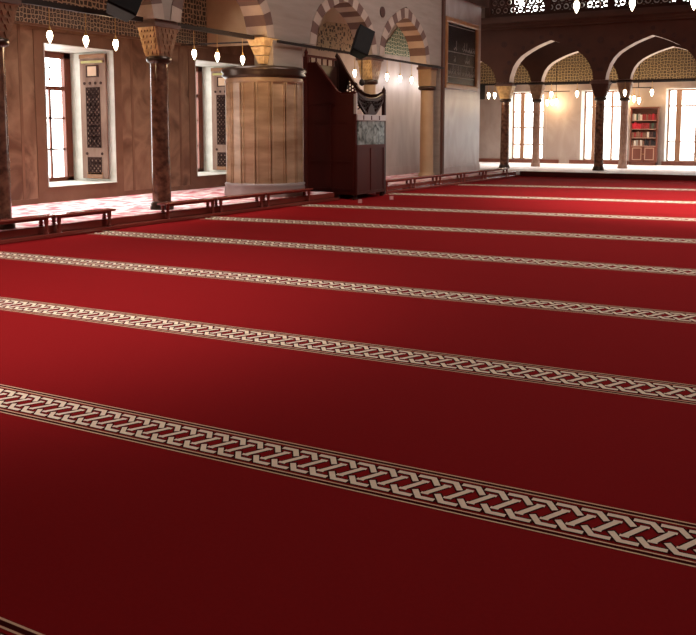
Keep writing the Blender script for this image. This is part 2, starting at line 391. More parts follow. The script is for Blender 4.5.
for i, (y0, y1) in enumerate(WIN):
    xb = XW-DEP
    w = struct(bpy.data.objects.new('window_%d' % (i+1), None)); col.objects.link(w); w.location = (XW, (y0+y1)/2, WZ0)
    O = Vector(w.location)
    def part(mb, name, mats, parent=w, bevel=0, label=None):
        mb.v = [tuple(Vector(v)-O) for v in mb.v]
        return mb.build(name, mats, parent, label, bevel)
    # pale reveal lining
    rv = MB(); rv.box(xb, XW+0.03, y1-0.012, y1, WZ0, WZ1).box(xb, XW+0.03, y0, y0+0.012, WZ0, WZ1).box(xb, XW+0.03, y0, y1, WZ1-0.012, WZ1)
    part(rv, 'reveal', 'jamb_white')
    part(MB().box(xb, XW+0.05, y0, y1, WZ0, WZ0+0.008), 'sill', 'jamb_white')
    fr = MB(); a0, a1 = xb-0.02, xb+0.09; m0, m1 = y0+0.012, y1-0.012
    for (ya,yb,za,zb) in ((m0,m0+0.12,WZ0+.008,WZ1),(m1-0.17,m1,WZ0+.008,WZ1),(m0,m1,WZ0+.008,WZ0+0.09),(m0,m1,WZ1-0.14,WZ1-0.012)): fr.box(a0,a1,ya,yb,za,zb)
    part(fr, 'window_frame', 'wood_window', bevel=0.01)
    mu = MB(); yc = (m0+m1)/2
    for yy in (m0+0.12+k*(m1-m0-0.29)/4 for k in (1,2,3)): mu.box(xb+0.01,xb+0.05,yy-0.022,yy+0.022,WZ0+0.09,2.31)
    for zz in (1.11,1.74): mu.box(xb+0.01,xb+0.05,m0+0.12,m1-0.17,zz-0.018,zz+0.018)
    mu.box(xb,xb+0.07,m0+0.12,m1-0.17,2.30,2.38)
    part(mu, 'muntins', 'wood_window')
    dt = MB()
    for zz in (2.52, 2.75):
        for k in range(5): ring(dt, lambda u,v,t: (xb+0.03+t,u,v), m0+0.25+k*0.24, zz, 0.03, 0.03, 0.012, 8, filled=True)
    part(dt, 'glass_boss', 'wood_window')
    part(MB().box(xb+0.02,xb+0.026,m0+0.12,m1-0.17,WZ0+0.09,WZ1-0.14), 'window_pane', 'pane_glass')
    # shutter folded against the far reveal
    sx0, sx1 = XW-0.84, XW-0.13; ysf = y1-0.075
    sh = MB(); sh.box(sx0, sx1, ysf, y1-0.03, WZ0+0.06, WZ1-0.06)
    S = part(sh, 'shutter', 'shutter_wood', bevel=0.01)
    def sub(mb, name, m): part(mb, name, m, S) ; bpy.context.view_layer.update()
    cx = (sx0+sx1)/2
    Ps = lambda u, v, t: (u, ysf-0.012+t, v)
    q = MB(); q.box(sx0,sx1,ysf-0.012,ysf,2.94,WZ1-0.06).box(sx0+0.14,sx1-0.14,ysf-0.012,ysf,WZ0+0.07,WZ0+0.19); so = part(q,'shutter_rail','shutter_orange',S)
    q = MB(); q.box(sx0+0.06,sx1-0.06,ysf-0.02,ysf,2.84,2.89); part(q,'gilt_strip','shutter_gold',S)
    q = MB(); q.box(cx-0.17,cx+0.17,ysf-0.012,ysf,2.56,2.80); part(q,'inset','shutter_inlay',S)
    q = MB(); q.box(cx-0.12,cx+0.12,ysf-0.018,ysf,2.585,2.775); part(q,'inset_panel','shutter_peach',S)
    q = MB()
    for k in range(4): ring(q, Ps, cx-0.225+k*0.15, 2.44, 0.03, 0.03, 0.012, 10, filled=True)
    for k in (-1,1): ring(q, Ps, cx+k*0.21, 1.02, 0.03, 0.03, 0.012, 10, filled=True)
    part(q,'stud','shutter_inlay',S)
    q = MB(); lattice(q, Ps, cx-0.17, cx+0.17, 1.16, 2.34, 0.105, 0.034, 0.012)
    for a, b in ((1.14,1.17),(2.33,2.36)): q.box(cx-0.19,cx+0.19,ysf-0.012,ysf,a,b)
    for k in (-1,1): q.box(cx+k*0.18-0.01,cx+k*0.18+0.01,ysf-0.012,ysf,1.14,2.36)
    for k in range(5): ring(q, Ps, cx, 1.27+k*0.24, 0.095, 0.03, 0.012)
    part(q,'carved_panel','shutter_inlay',S)
    q = MB(); lattice(q, Ps, cx-0.17, cx+0.17, 0.62, 0.93, 0.105, 0.034, 0.012)
    for a, b in ((0.60,0.63),(0.92,0.95)): q.box(cx-0.19,cx+0.19,ysf-0.012,ysf,a,b)
    for k in (-1,1): q.box(cx+k*0.18-0.01,cx+k*0.18+0.01,ysf-0.012,ysf,0.60,0.95)
    part(q,'carved_panel','shutter_inlay',S)

# transverse wall over the aisle beside the round pier
tw = MB(); arch_wall(tw, 'y', 15.82, 16.15, [(XW,3.42),(XA-TH/2-0.03,3.42)], 7.0); struct(tw.build('wall_transverse', 'stone_warm'))

# ------------------------------------------------------------------ left arcade: wall, arches, columns
ZS = 3.30
COLS = [7.80, 11.0]
BAYS = [(6.30,1.26),(9.46,1.30),(12.70,1.28),(17.12,1.30),(20.32,1.27)]    # centre, inner half span
RING = 0.26
line = [(YK,0.2),(4.9,0.2),(4.9,ZS)]
RISE = 1.10
for c, h in BAYS:
    line += [(c-h-RING-0.02, ZS)] if line[-1][0] < c-h-RING-0.02 else []
    line += arch_pts(c, h+RING, ZS, RISE+RING)
line += [(22.60,ZS),(22.60,0.17),(22.79,0.17)]
# keep the polyline monotone
ml = [line[0]]
for p in line[1:]:
    ml.append((max(p[0], ml[-1][0]), p[1]))
aw = MB(); arch_wall(aw, 'x', XA-TH/2, FACE, ml, ZC)
wall_arcade = struct(aw.build('wall_arcade', 'stone_course'))
arch_names = ['striped stone arch nearest the camera beyond the dark left-hand column', 'striped stone arch above the first carved shutter window',
              'striped stone arch springing to the round fluted pier', 'striped pointed arch above the wooden pulpit', 'striped pointed arch beside the framed calligraphy panel']
for i, (c, h) in enumerate(BAYS):
    N = 17
    inn = curve_resample(arch_pts(c, h, ZS, RISE), N); outr = curve_resample(arch_pts(c, h+RING-0.004, ZS+0.003, RISE+RING-0.008), N)
    a = MB()
    for k in range(N):
        q = [inn[k], inn[k+1], outr[k+1], outr[k]]
        vs = [(XA-TH/2-0.012,*p) for p in q]+[(FACE+0.012,*p) for p in q]
        a.add(vs, [(0,1,2,3),(7,6,5,4),(0,4,5,1),(1,5,6,2),(2,6,7,3),(3,7,4,0)], k % 2)
    if i: 
        o = a.build('striped_arch', ['vouss_cream' ,'vouss_red'], origin=(XA,c,ZS))
        tag(o, arch_names[i], 'arch', 'striped arches of the left arcade')
# roundel on the spandrel between the pulpit arches
for y in (18.95, 15.62):
    rd = MB(); ring(rd, lambda u,v,t: (FACE+t,u,v), y, 4.36, 0.13, 0.13, 0.02, 20, filled=True); rd.build('roundel', 'roundel', wall_arcade)

def column(x, y, z0, ztop, r, label, shaft='porphyry', cap=('gold_cap','brown_cap'), ax=0.19, ay=0.29, axis='x', ringw=1.3, capz=None, group=None):
    t = thing('column', label, 'column', (x,y,z0), 0, group)
    H = ztop - z0; cz = (capz or 2.72) - z0
    MB().lathe(0,0,[(r*1.28,0),(r*1.28,0.05),(r*1.18,0.07),(r*1.22,0.10),(r*1.04,0.14)],24).build('base', 'bronze' if shaft=='porphyry' else shaft, t)
    MB().lathe(0,0,[(r*1.02,0.13),(r*1.0,0.5),(r*0.93,cz-0.10)],28).build('shaft', shaft, t)
    MB().lathe(0,0,[(r*0.95,cz-0.12),(r*ringw,cz-0.09),(r*ringw*1.05,cz-0.05),(r*ringw,cz-0.01),(r*1.0,cz)],28).build('neck_ring', 'bronze', t)
    # muqarnas capital: stepped rows of little brackets between round neck and square abacus
    c = MB(); rows = 5
    for k in range(rows):
        f0 = k/rows; f1 = (k+1)/rows
        za = cz+(H-0.12-cz)*f0; zb = cz+(H-0.12-cz)*f1
        def rad(f): return (r*1.0+(ax-r)*f**0.9, r*1.0+(ay-r)*f**0.9)
        a0 = rad(f0); a1 = rad(min(1,f1))
        c.frustum(0,0,za,zb,a0[0]*0.96,a0[1]*0.96,a1[0],a1[1],0)
        n = 3+k//2
        for j in range(n):      # bracket teeth
            u = (j+0.5)/n*2-1
            c.frustum(a1[0]*u*0.82, -a1[1]+0.012, za+0.2*(zb-za), zb, 0.012,0.008,0.05,0.03,0)
            c.frustum(a1[0]-0.012, a1[1]*u*0.82, za+0.2*(zb-za), zb, 0.008,0.012,0.03,0.055,1)
    # faces toward the hall get the darker brown: their shade is put into the colour
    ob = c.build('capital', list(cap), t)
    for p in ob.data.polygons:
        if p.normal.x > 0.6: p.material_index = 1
    b = MB(); b.box(-ax-0.03,ax+0.03,-ay-0.03,ay+0.03,H-0.12,H-0.05).box(-ax,ax,-ay,ay,H-0.05,H)
    b.build('abacus', 'vouss_red', t, bevel=0.01)
    return t
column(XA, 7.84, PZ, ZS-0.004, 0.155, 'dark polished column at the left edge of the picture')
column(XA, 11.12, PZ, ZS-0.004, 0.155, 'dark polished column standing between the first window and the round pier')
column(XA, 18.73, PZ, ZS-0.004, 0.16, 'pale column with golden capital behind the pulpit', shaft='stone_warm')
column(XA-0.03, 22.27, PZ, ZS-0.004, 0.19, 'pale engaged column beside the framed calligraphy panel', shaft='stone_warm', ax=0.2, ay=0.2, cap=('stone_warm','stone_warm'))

# big round fluted pier
px, py, R = -10.17, 14.74, 0.80
pr = thing('round_pier', 'broad round fluted stone pier with dark bronze top ring', 'pier', (px,py,PZ))
MB().lathe(0,0,[(R*1.06,0),(R*1.06,0.05),(R*1.05,0.12),(R*1.03,0.2),(R*1.05,0.24),(R*1.0,0.27)],64).build('base', 'pier_grey', pr)
b = MB(); n = 16
prof_pts = []
for k in range(n):                   # flutes: flat panels with raised fillets between
    for f, rr in ((0.0,1.0),(0.10,1.0),(0.13,0.97),(0.80,0.97),(0.83,1.0),(0.90,1.0),(0.91,0.955),(0.975,0.955)):
        a = 2*PI*(k+f)/n; prof_pts.append((R*rr*math.cos(a), R*rr*math.sin(a)))
b.prism(prof_pts, 'z', 0.27, 2.30); b.build('shaft', 'pier_stone', pr)
MB().lathe(0,0,[(R*0.99,2.28),(R*1.02,2.32),(R*1.0,2.36),(R*1.0,2.40)],64).build('upper_band', 'pier_stone', pr)
MB().lathe(0,0,[(R*1.0,2.38),(R*1.03,2.40),(R*1.09,2.44),(R*1.05,2.48),(R*1.10,2.52),(R*1.08,2.57),(R*1.0,2.60)],64).build('top_ring', 'bronze', pr)
# masonry over the pier that carries the arches
mb = MB(); mb.box(XA-TH/2,FACE-0.003,14.20,15.28,2.77,ZS-0.002); mb.build('pier_head','stone_course',wall_arcade)
mb = MB()
for k in range(3):
    mb.frustum(XA+0.02,14.16,2.80+k*0.17,2.95+k*0.17,0.07+k*0.05,0.08+k*0.07,0.11+k*0.05,0.14+k*0.07)
mb.build('corbel','gold_cap',wall_arcade)

# flat pier wall with the framed panel, pilaster strip, cornice
pw = MB(); pw.box(PF-0.3,PF,22.80,26.35,PZ+0.001,5.42); wall_pier = struct(pw.build('wall_pier', 'marble_grey'))
mb = MB(); mb.box(PF,PF+0.03,22.80,26.35,PZ+0.001,PZ+0.25).build('plinth','marble_grey',wall_pier)
MB().box(PF-0.02,FACE+0.06,22.64,22.80,PZ,5.6).build('pilaster','stone_dark',wall_pier)
struct(MB().box(PF-0.9,PF+0.10,22.81,26.75,5.421,ZC).build('wall_pier_upper', 'stone_dark'))

# tie rods of the left arcade
def rod(y0, y1, label, x=XA, z=3.27, r=0.035):
    o = MB().box(x-r,x+r,y0,y1,z-r*1.1,z+r*1.1).build('tie_rod','iron',origin=(x,(y0+y1)/2,z))
    tag(o, label, 'tie rod', 'iron tie rods of the left arcade')
RL = ['dark iron tie rod running out of frame from the left-edge column','dark iron tie rod over the first carved shutter window','dark iron tie rod from the second column to the round pier',
      'dark iron tie rod above the wooden pulpit','dark iron tie rod beside the framed calligraphy panel']
for (c,h), lab in list(zip(BAYS, RL))[:3]: rod(c-h+0.03, c+h-(0.03 if c < 12 else 0.14), lab, z=3.285)
rod(14.25, 22.6, 'long dark iron tie rod passing the pulpit and the pale columns', x=FACE+0.075, z=3.235, r=0.023)

o = MB().tube((-10.03,14.3,3.26),(XW+0.025,14.9,3.36),0.015).build('tie_rod','iron',origin=(XA,14.4,3.30)); tag(o,'thin tie rod crossing the aisle behind the round pier','tie rod')

# tympanum tiles on the inner bay wall
def lunette(c, half, z0, rise): return arch_pts(c, half, z0, rise)
xw2 = -11.2
bay = bpy.data.objects['wall_left_bay']
mb = MB(); mb.prism([(18.5,3.48),(20.65,3.52),(20.55,3.95),(20.05,4.28),(19.05,4.24),(18.65,4.05)], 'x', xw2, xw2+0.02); mb.build('tile_panel','tile_dark',bay)
mb = MB(); mb.prism([(22.25,3.68),(24.4,3.72),(24.15,3.98),(23.25,4.58),(22.4,3.98)], 'x', xw2, xw2+0.02); mb.build('tile_panel','tile_green',bay)
MB().box(xw2,xw2+0.03,18.2,26.9,PZ,PZ+0.25).build('plinth','marble_pale',bay)

# ------------------------------------------------------------------ far arcade (front) with dark spandrels
ZF = 3.13
FC = [-9.78,-6.53,-3.28,-0.03,3.2,6.45]
ln = [(-13.6,0.17),(-12.6,0.17),(-12.6,ZF)]
def seq(cols, h, z0, rise):
    L = []
    for a, b in zip(cols, cols[1:]):
        L += arch_pts((a+b)/2, h, z0, rise)
    return L
ln += arch_pts(-11.25, 1.20, ZF, 1.0) + seq(FC, 1.43, ZF, 1.36) + [(6.45,ZF),(XR,ZF)]
fw = MB(); arch_wall(fw, 'y', YA-0.24, YA+0.24, ln, 5.2, 0, 1)
wall_far_arcade = struct(fw.build('wall_far_arcade', ['stone_dark','arch_edge']))
rd = MB()
PR = lambda u,v,t: (u, YA-0.24-t, v)
for a in FC: ring(rd, PR, a, 4.42, 0.11, 0.11, 0.015, 16, filled=True)
for a, b in zip(FC, FC[1:]):
    pts = curve_resample(arch_pts((a+b)/2, 1.43+0.20, ZF, 1.36+0.22), 14)
    for p in pts[1:-1]: ring(rd, PR, p[0], p[1], 0.075, 0.075, 0.012, 14, filled=True)
rd.build('roundel', 'roundel', wall_far_arcade)
# back arcade behind it
BC = [-12.4,-9.29,-6.17,-3.05,0.07,3.2,6.3]
bl = [(-13.6,3.25)] + seq(BC, 1.36, 3.25, 1.05) + [(XR,3.25)]
bw = MB(); arch_wall(bw, 'y', YB-0.2, YB+0.2, bl, 5.2, 0, 1)
wall_back_arcade = struct(bw.build('wall_back_arcade', ['stone_dark','arch_edge']))
flab = {-9.78:'dark polished column at the corner where the two arcades meet', -6.53:'dark front column in line between two pointed arches, left of the bookcase'}
for x in FC[:3]:
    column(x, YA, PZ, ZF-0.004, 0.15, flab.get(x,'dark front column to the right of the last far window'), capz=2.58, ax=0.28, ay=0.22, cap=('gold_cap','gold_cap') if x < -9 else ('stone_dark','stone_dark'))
blab = {-9.29:'slim pale column in front of the first far window', -6.17:'slim pale column just left of the bookcase'}
for x in BC[1:4]:
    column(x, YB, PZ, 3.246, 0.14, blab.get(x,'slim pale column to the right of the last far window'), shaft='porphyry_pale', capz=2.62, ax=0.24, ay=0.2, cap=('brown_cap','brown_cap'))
for z, y, x0, x1, lab in ((3.085,YA,-12.5,-10.095,'dark tie rod left of the corner column'),(3.085,YA,-9.465,-6.845,'dark tie rod across the first far pointed arch'),(3.085,YA,-6.215,-3.595,'dark tie rod across the pointed arch before the bookcase'),
                        (3.16,YB,-9.018,-6.442,'thin tie rod of the back arcade between its two slim columns'),(3.16,YB,-5.898,-3.322,'thin tie rod of the back arcade before the last window')):
    o = MB().box(x0,x1,y-0.03,y+0.03,z-0.03,z+0.03).build('tie_rod','iron',origin=((x0+x1)/2,y,z)); tag(o,lab,'tie rod')
# cornice and gallery above
struct(MB().box(-13.6,XR,YA-0.42,YA-0.24,5.02,5.12).box(-13.6,XR,YA-0.36,YA-0.24,4.94,5.02).box(-13.6,XR,YA-0.5,YA+0.1,5.12,5.24).build('trim_3','stone_dark'))
struct(MB().box(-13.6,XR,YA-0.24,YW+1.2,5.21,5.36).build('floor_gallery','stone_dark'))
# pierced balustrade: stars and rings with real holes
bs = MB(); PB = lambda u,v,t: (u, YA-0.2+t, v)
bz0, bz1 = 5.45, 6.75
bs.box(-10.4,XR,YA-0.22,YA-0.10,5.36,5.46).box(-10.4,XR,YA-0.22,YA-0.10,bz1,bz1+0.1)
cell = 0.26; x = -10.3; k = 0
while x < 3.0:
    for j in range(5):
        ring(bs, PB, x+(0.13 if j % 2 else 0), bz0+0.13+j*cell, 0.150, 0.050, 0.08, 10)
        ring(bs, PB, x+(0.13 if j % 2 else 0), bz0+0.13+j*cell, 0.055, 0.055, 0.08, 6, filled=True)
    if k % 8 == 0: bs.box(x-0.2,x+0.0,YA-0.24,YA-0.06,5.36,bz1+0.1)
    x += cell; k += 1
tag(bs.build('pierced_balustrade','screen_stone',origin=(-3.7,YA-0.2,5.36)), 'dark pierced stone balustrade of the gallery, daylight in its holes', 'balustrade')

# ------------------------------------------------------------------ far wall with windows
FW = [(-11.50,-10.03),(-8.52,-6.92),(-5.33,-3.75),(-2.1,-0.5)]
fz0, fz1 = 0.27, 3.06; FD = 0.55
w = MB(); xs = [-13.6]+[v for p in FW for v in p]+[XR]
for a, b in zip(xs[::2], xs[1::2]): w.box(a,b,YW,YW+FD+0.15,-0.01,5.2)
for a, b in FW: w.box(a,b,YW,YW+FD+0.15,-0.01,fz0); w.box(a,b,YW,YW+FD+0.15,fz1,5.2)
GW = list(FW)
gx = [-13.6]+[v for p in GW for v in p]+[XR]
for a, b in zip(gx[::2], gx[1::2]): w.box(a,b,YW,YW+0.4,5.2,ZC)
for a, b in GW: w.box(a,b,YW,YW+0.4,5.2,5.7); w.box(a,b,YW,YW+0.4,8.2,ZC)
wall_far = struct(w.build('wall_far','marble_far'))
mb = MB(); mb.box(-13.5,XR,YW-0.02,YW,3.42,4.6); mb.build('tile_frieze','tile_yellow',wall_far)
mb = MB()
for a, b in FW:
    for u0, u1 in ((a-0.14,a),(b,b+0.14)): mb.box(u0,u1,YW-0.02,YW,0.3,fz1)
    mb.box(a-0.14,b+0.14,YW-0.02,YW,fz1,fz1+0.12)
mb.build('window_border','marble_far',wall_far)
for k, (a,b) in enumerate(((-13.2,-9.35),(-8.92,-6.62),(-5.40,XR))):
    struct(MB().box(a,b,YW-0.06,YW,PZ,PZ+0.15).build('baseboard_far_%d'%(k+1),'wood_case'))
def far_window(n, a, b, z0, z1, yb, bars, posts, mat_f='wood_brown'):
    wd = struct(bpy.data.objects.new('window_%d' % n, None)); col.objects.link(wd); wd.location = ((a+b)/2, yb, z0); O = Vector(wd.location)
    def part(mb, name, m):
        mb.v = [tuple(Vector(v)-O) for v in mb.v]; return mb.build(name, m, wd)
    part(MB().box(a,a+0.012,YW-0.02,yb,z0,z1).box(b-0.012,b,YW-0.02,yb,z0,z1).box(a,b,YW-0.02,yb,z1-0.012,z1),'reveal','jamb_white')
    part(MB().box(a,b,YW-0.03,yb,z0,z0+0.02),'sill','jamb_white')
    fr = MB(); f = 0.07
    for (xa,xb_,za,zb) in ((a,a+f,z0,z1),(b-f,b,z0,z1),(a,b,z0,z0+f),(a,b,z1-f,z1)): fr.box(xa,xb_,yb,yb+0.08,za,zb)
    part(fr,'window_frame',mat_f)
    mu = MB()
    for p, wd_ in posts: mu.box(p-wd_/2,p+wd_/2,yb-0.01,yb+0.07,z0+f,z1-f)
    for z in bars: mu.box(a+f,b-f,yb+0.02,yb+0.05,z-0.03,z+0.03)
    part(mu,'muntins',mat_f)
    part(MB().box(a+f,b-f,yb+0.03,yb+0.036,z0+f,z1-f),'window_pane','pane_glass')
far_window(3, *FW[0], fz0, fz1, YW+FD, (0.9,1.6,2.25), ((-11.08,0.17),(-10.42,0.08)))
far_window(4, *FW[1], fz0, fz1, YW+FD, (2.42,), ((-8.10,0.22),(-7.42,0.08)))
far_window(5, *FW[2], fz0, fz1, YW+FD, (1.05,2.42), ((-4.93,0.20),(-4.28,0.09)))
far_window(6, *FW[3], fz0, fz1, YW+FD, (1.05,2.42), ((-1.6,0.13),))
for k, (a,b) in enumerate(GW): far_window(7+k, a, b, 5.7, 8.2, YW+0.25, (6.4,7.2), ((a+0.55,0.06),(a+1.1,0.06)))

# closing walls and ceilings (never in frame)
struct(MB().box(-13.95,-13.6,27.2,35.6,-0.01,ZC).build('wall_left_far','marble_brown'))
struct(MB().box(-13.9,XW-0.01,26.9,27.2,-0.01,ZC).build('wall_left_return','marble_brown'))
struct(MB().box(XR,XR+0.3,YK,35.6,-0.01,ZC).build('wall_right','plaster'))
struct(MB().box(-14.0,XR+0.3,YK-0.3,YK,-0.01,ZC).build('wall_back','plaster'))
struct(MB().box(-14.2,XR+0.3,YK-0.3,35.6,ZC,ZC+0.2).build('ceiling','plaster'))
struct(MB().box(XW-1.4,XA-0.3,YK,26.2,5.0,5.2).build('ceiling_aisle','stone_warm'))
struct(MB().box(-13.6,XR,YA+0.24,YW,5.02,5.2).build('ceiling_far_aisle','stone_dark'))

# ================================================================== THINGS
# ------------------------------------------------------------------ low wooden benches along the aisle edge
def bench(y0, y1, label, first=None):
    yc = (y0+y1)/2; L = y1-y0; x = edge_x(yc)-0.105
    rz = -math.atan(0.039)
    t = thing('low_bench', label, 'bench', (x,yc,0.055), rz, 'low wooden benches along the aisle edge')
    hz = 0.262
    MB().prism([(-0.095,hz-0.028),(-0.085,hz-0.036),(0.085,hz-0.036),(0.095,hz-0.028),(0.095,hz-0.008),(0.085,hz),(-0.085,hz),(-0.095,hz-0.008)],'y',-L/2+0.004,L/2-0.004).build('bench_top','wood_bench',t,bevel=0.004)
    MB().box(-0.07,-0.05,-L/2+0.10,L/2-0.10,hz-0.062,hz-0.036).box(0.04,0.06,-L/2+0.10,L/2-0.10,hz-0.062,hz-0.036).build('apron','wood_bench',t)
    lp = [(0.034,0.0),(0.034,0.03),(0.02,0.045),(0.036,0.085),(0.022,0.13),(0.032,0.15),(0.032,hz-0.036)]
    leg = None
    for sy in (-1,1):
        for sx in (-1,1):
            # back legs stand on the aisle floor, front legs on the kerb board
            if sx < 0: pr_ = [(r, 0.108+z*(hz-0.036-0.108)/(hz-0.036)) for r, z in lp]; lx = -0.06
            else: pr_ = lp; lx = 0.05
            MB().lathe(lx, sy*(L/2-0.10), pr_, 12).build('leg','wood_bench',t)
    return t
BN = [(6.05,7.22,'low red wood bench cut off by the left picture edge'),(7.24,8.40,'low red wood bench standing before the dark left-edge column'),
      (8.42,9.56,'low red wood bench below the first carved shutter window'),
      (10.62,11.94,'low red wood bench at the foot of the second dark column'),(11.96,13.34,'low red wood bench between the second column and the round pier'),
      (13.36,14.95,'low red wood bench in front of the round pier'),
      (18.05,19.50,'low red wood bench right beside the pulpit'),(19.52,21.0,'second low bench beyond the pulpit, before the lavender wall'),
      (21.02,22.6,'low red wood bench before the engaged pale column'),(22.62,24.2,'low red wood bench under the framed calligraphy panel'),
      (24.22,26.15,'farthest low bench, ending before the corner column')]
for y0, y1, lab in BN: bench(y0, y1, lab)

# ------------------------------------------------------------------ wooden pulpit chair
X0, X1, Y0, Y1 = -10.07, -8.78, 16.15, 17.57
pu = thing('pulpit', 'tall dark red wooden preaching chair with sloping carved sides', 'pulpit', ((X0+X1)/2,(Y0+Y1)/2,0.0025))
PO = Vector(pu.location)
def pp(mb, name, m, parent=pu, bevel=0, label=None):
    mb.v = [tuple(Vector(v)-Vector((PO.x,PO.y,0))) for v in mb.v]; return mb.build(name, m, parent, label, bevel)
side = [(X0,0.10),(X0,2.97),(-9.78,2.97),(-9.26,2.32),(-9.15,2.27),(X1,2.29),(X1,0.10)]
pp(MB().prism(side,'y',Y0,Y0+0.05),'side_panel','wood_red')
trim = MB()
def bar2(mb, pts, y0, y1, w):
    for (a,b),(c,d) in zip(pts, pts[1:]):
        L = math.hypot(c-a,d-b); nx, nz = -(d-b)/L*w/2, (c-a)/L*w/2
        mb.prism([(a+nx,b+nz),(a-nx,b-nz),(c-nx,d-nz),(c+nx,d+nz)],'y',y0,y1)
bar2(trim, [(-9.80,2.97),(-9.26,2.32),(-9.15,2.27),(X1,2.29)], Y0-0.02, Y0+0.07, 0.05)
pp(trim,'armrest','wood_red')
mb = MB()
for a, b, c, d in ((X0+0.08,X1-0.08,1.66,1.70),(X0+0.08,X1-0.08,2.05,2.08),(X0+0.08,X1-0.08,0.20,0.24),(X0+0.08,X1-0.08,0.80,0.83)): mb.box(a,b,Y0-0.012,Y0,c,d)
for xx in (X0+0.08,-9.42,X1-0.08): mb.box(xx-0.02,xx+0.02,Y0-0.012,Y0,0.2,2.08)
pp(mb,'side_moulding','wood_red')
# far side: solid below, carved lattice in the sloping arm
far = [(X0,0.10),(X0,2.40),(-9.80,2.36),(-9.62,1.90),(-9.2,1.68),(X1,1.68),(X1,0.10)]
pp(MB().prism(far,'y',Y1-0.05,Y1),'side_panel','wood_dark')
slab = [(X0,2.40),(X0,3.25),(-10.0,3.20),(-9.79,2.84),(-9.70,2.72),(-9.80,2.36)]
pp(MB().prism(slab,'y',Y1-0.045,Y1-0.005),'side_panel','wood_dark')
q = MB(); PL = lambda u,v,t: (u, Y1-0.045+t, v)
xx = -9.76; k = 0
while xx < -9.30:
    z = 2.02+(0.04 if k % 2 else 0); top = 2.78-(xx+9.76)*1.1
    while z < min(top,2.74) and z < 2.70: ring(q, PL, xx, z, 0.052, 0.022, 0.03, 8); z += 0.08
    xx += 0.07; k += 1
pp(q,'carved_lattice','wood_dark')
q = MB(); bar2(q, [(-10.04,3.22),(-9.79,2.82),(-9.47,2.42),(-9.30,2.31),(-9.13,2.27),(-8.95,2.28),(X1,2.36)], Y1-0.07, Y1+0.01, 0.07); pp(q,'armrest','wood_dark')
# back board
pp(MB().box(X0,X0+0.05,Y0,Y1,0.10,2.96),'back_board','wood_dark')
q = MB(); q.box(X0,X0+0.05,Y0,Y1,3.10,3.15)
for k in range(5): q.box(X0+0.01,X0+0.04,Y0+0.2+k*0.25,Y0+0.23+k*0.25,2.96,3.12)
pp(q,'back_rail','wood_red')
fin = [(0.045,0),(0.045,0.02),(0.02,0.035),(0.05,0.08),(0.035,0.12),(0.012,0.16),(0.004,0.2)]
def post(x, y, z0, z1, m, s=0.05):
    p_ = pp(MB().box(x-s,x+s,y-s,y+s,z0,z1),'post',m,bevel=0.008)
    pp(MB().lathe(x,y,[(r,z1+z) for r,z in fin],14),'finial',m,p_)
post(X0+0.03,Y0+0.03,0.03,3.10,'wood_red'); post(X0+0.03,Y1-0.03,0.03,3.12,'wood_dark')
post(X1-0.03,Y1-0.03,0.03,2.30,'wood_dark',0.04)
pp(MB().box(X1-0.05,X1+0.01,Y0-0.01,Y0+0.06,1.84,2.28),'post','ledge_pale',bevel=0.006,label='pale front corner post')
# front: lower board, glazed panel, pale ledge, carved gate
pp(MB().box(X1-0.05,X1,Y0+0.05,Y1-0.05,0.10,1.17),'front_panel','wood_red')
q = MB()
for y in (Y0+0.06,Y0+0.70,Y1-0.10): q.box(X1,X1+0.012,y-0.02,y+0.04,0.14,1.12)
q.box(X1,X1+0.015,Y0+0.03,Y1-0.03,1.10,1.18).box(X1,X1+0.015,Y0+0.03,Y1-0.03,0.10,0.16); pp(q,'front_moulding','wood_red')
pp(MB().box(X1-0.04,X1+0.005,Y0+0.07,Y1-0.06,1.18,1.70),'glazed_panel','silver_glass',label='silvery green glazed panel with painted reflections')
q = MB(); q.box(X1-0.06,X1+0.03,Y0+0.02,Y1-0.02,1.70,1.83)
pp(q,'front_ledge','ledge_pale',bevel=0.01,label='pale stone-like ledge')
for y in (16.45,16.82,17.2): pp(MB().box(X1+0.03,X1+0.036,y-0.02,y+0.02,1.72,1.81),'ledge_mark','wood_red')
# shield shaped carved gate
PG = lambda u,v,t: (X1-0.035+t, u, v)
def gate_bounds(y):     # lower and upper edge of the gate at y
    t = (y-16.24)/(17.45-16.24); s = abs(t-0.5)*2
    return 1.86+0.30*max(0,(s-0.35)/0.65)**1.2, 2.16+0.13*s*s
q = MB(); cellg = 0.085
yy = 16.26
k = 0
while yy < 17.44:
    lo, hi = gate_bounds(yy); z = lo+0.03+(cellg*0.5 if k % 2 else 0)
    while z < hi-0.02: ring(q, PG, yy, z, 0.055, 0.024, 0.03, 8); z += cellg
    yy += cellg*0.86; k += 1
rim = [16.24+1.21*k/20 for k in range(21)]
for a, b in zip(rim, rim[1:]):
    for e in (0,1):
        za, zb = gate_bounds(a)[e], gate_bounds(b)[e]; h = 0.03
        q.prism([(a,za-h),(b,zb-h),(b,zb+h),(a,za+h)],'x',X1-0.045,X1+0.005)
pp(q,'carved_gate','wood_dark')
q = MB(); q.prism([(16.66,1.83),(17.04,1.83),(16.98,1.98),(16.85,2.08),(16.72,1.98)],'x',X1-0.05,X1+0.01); pp(q,'gate_boss','wood_dark')
pp(MB().box(X0+0.05,X1-0.05,Y0+0.05,Y1-0.05,1.60,1.66),'seat','wood_dark')
for x in (X0+0.05,X1-0.06):
    for y in (Y0+0.06,Y1-0.06):
        pp(MB().lathe(x,y,[(0.05,0.0),(0.055,0.03),(0.04,0.06),(0.06,0.11)],12),'foot','wood_dark')
for y in (Y0+0.02,Y1-0.10): pp(MB().box(-9.42,-9.22,y,y+0.08,0.0,0.11),'middle_foot','wood_dark')

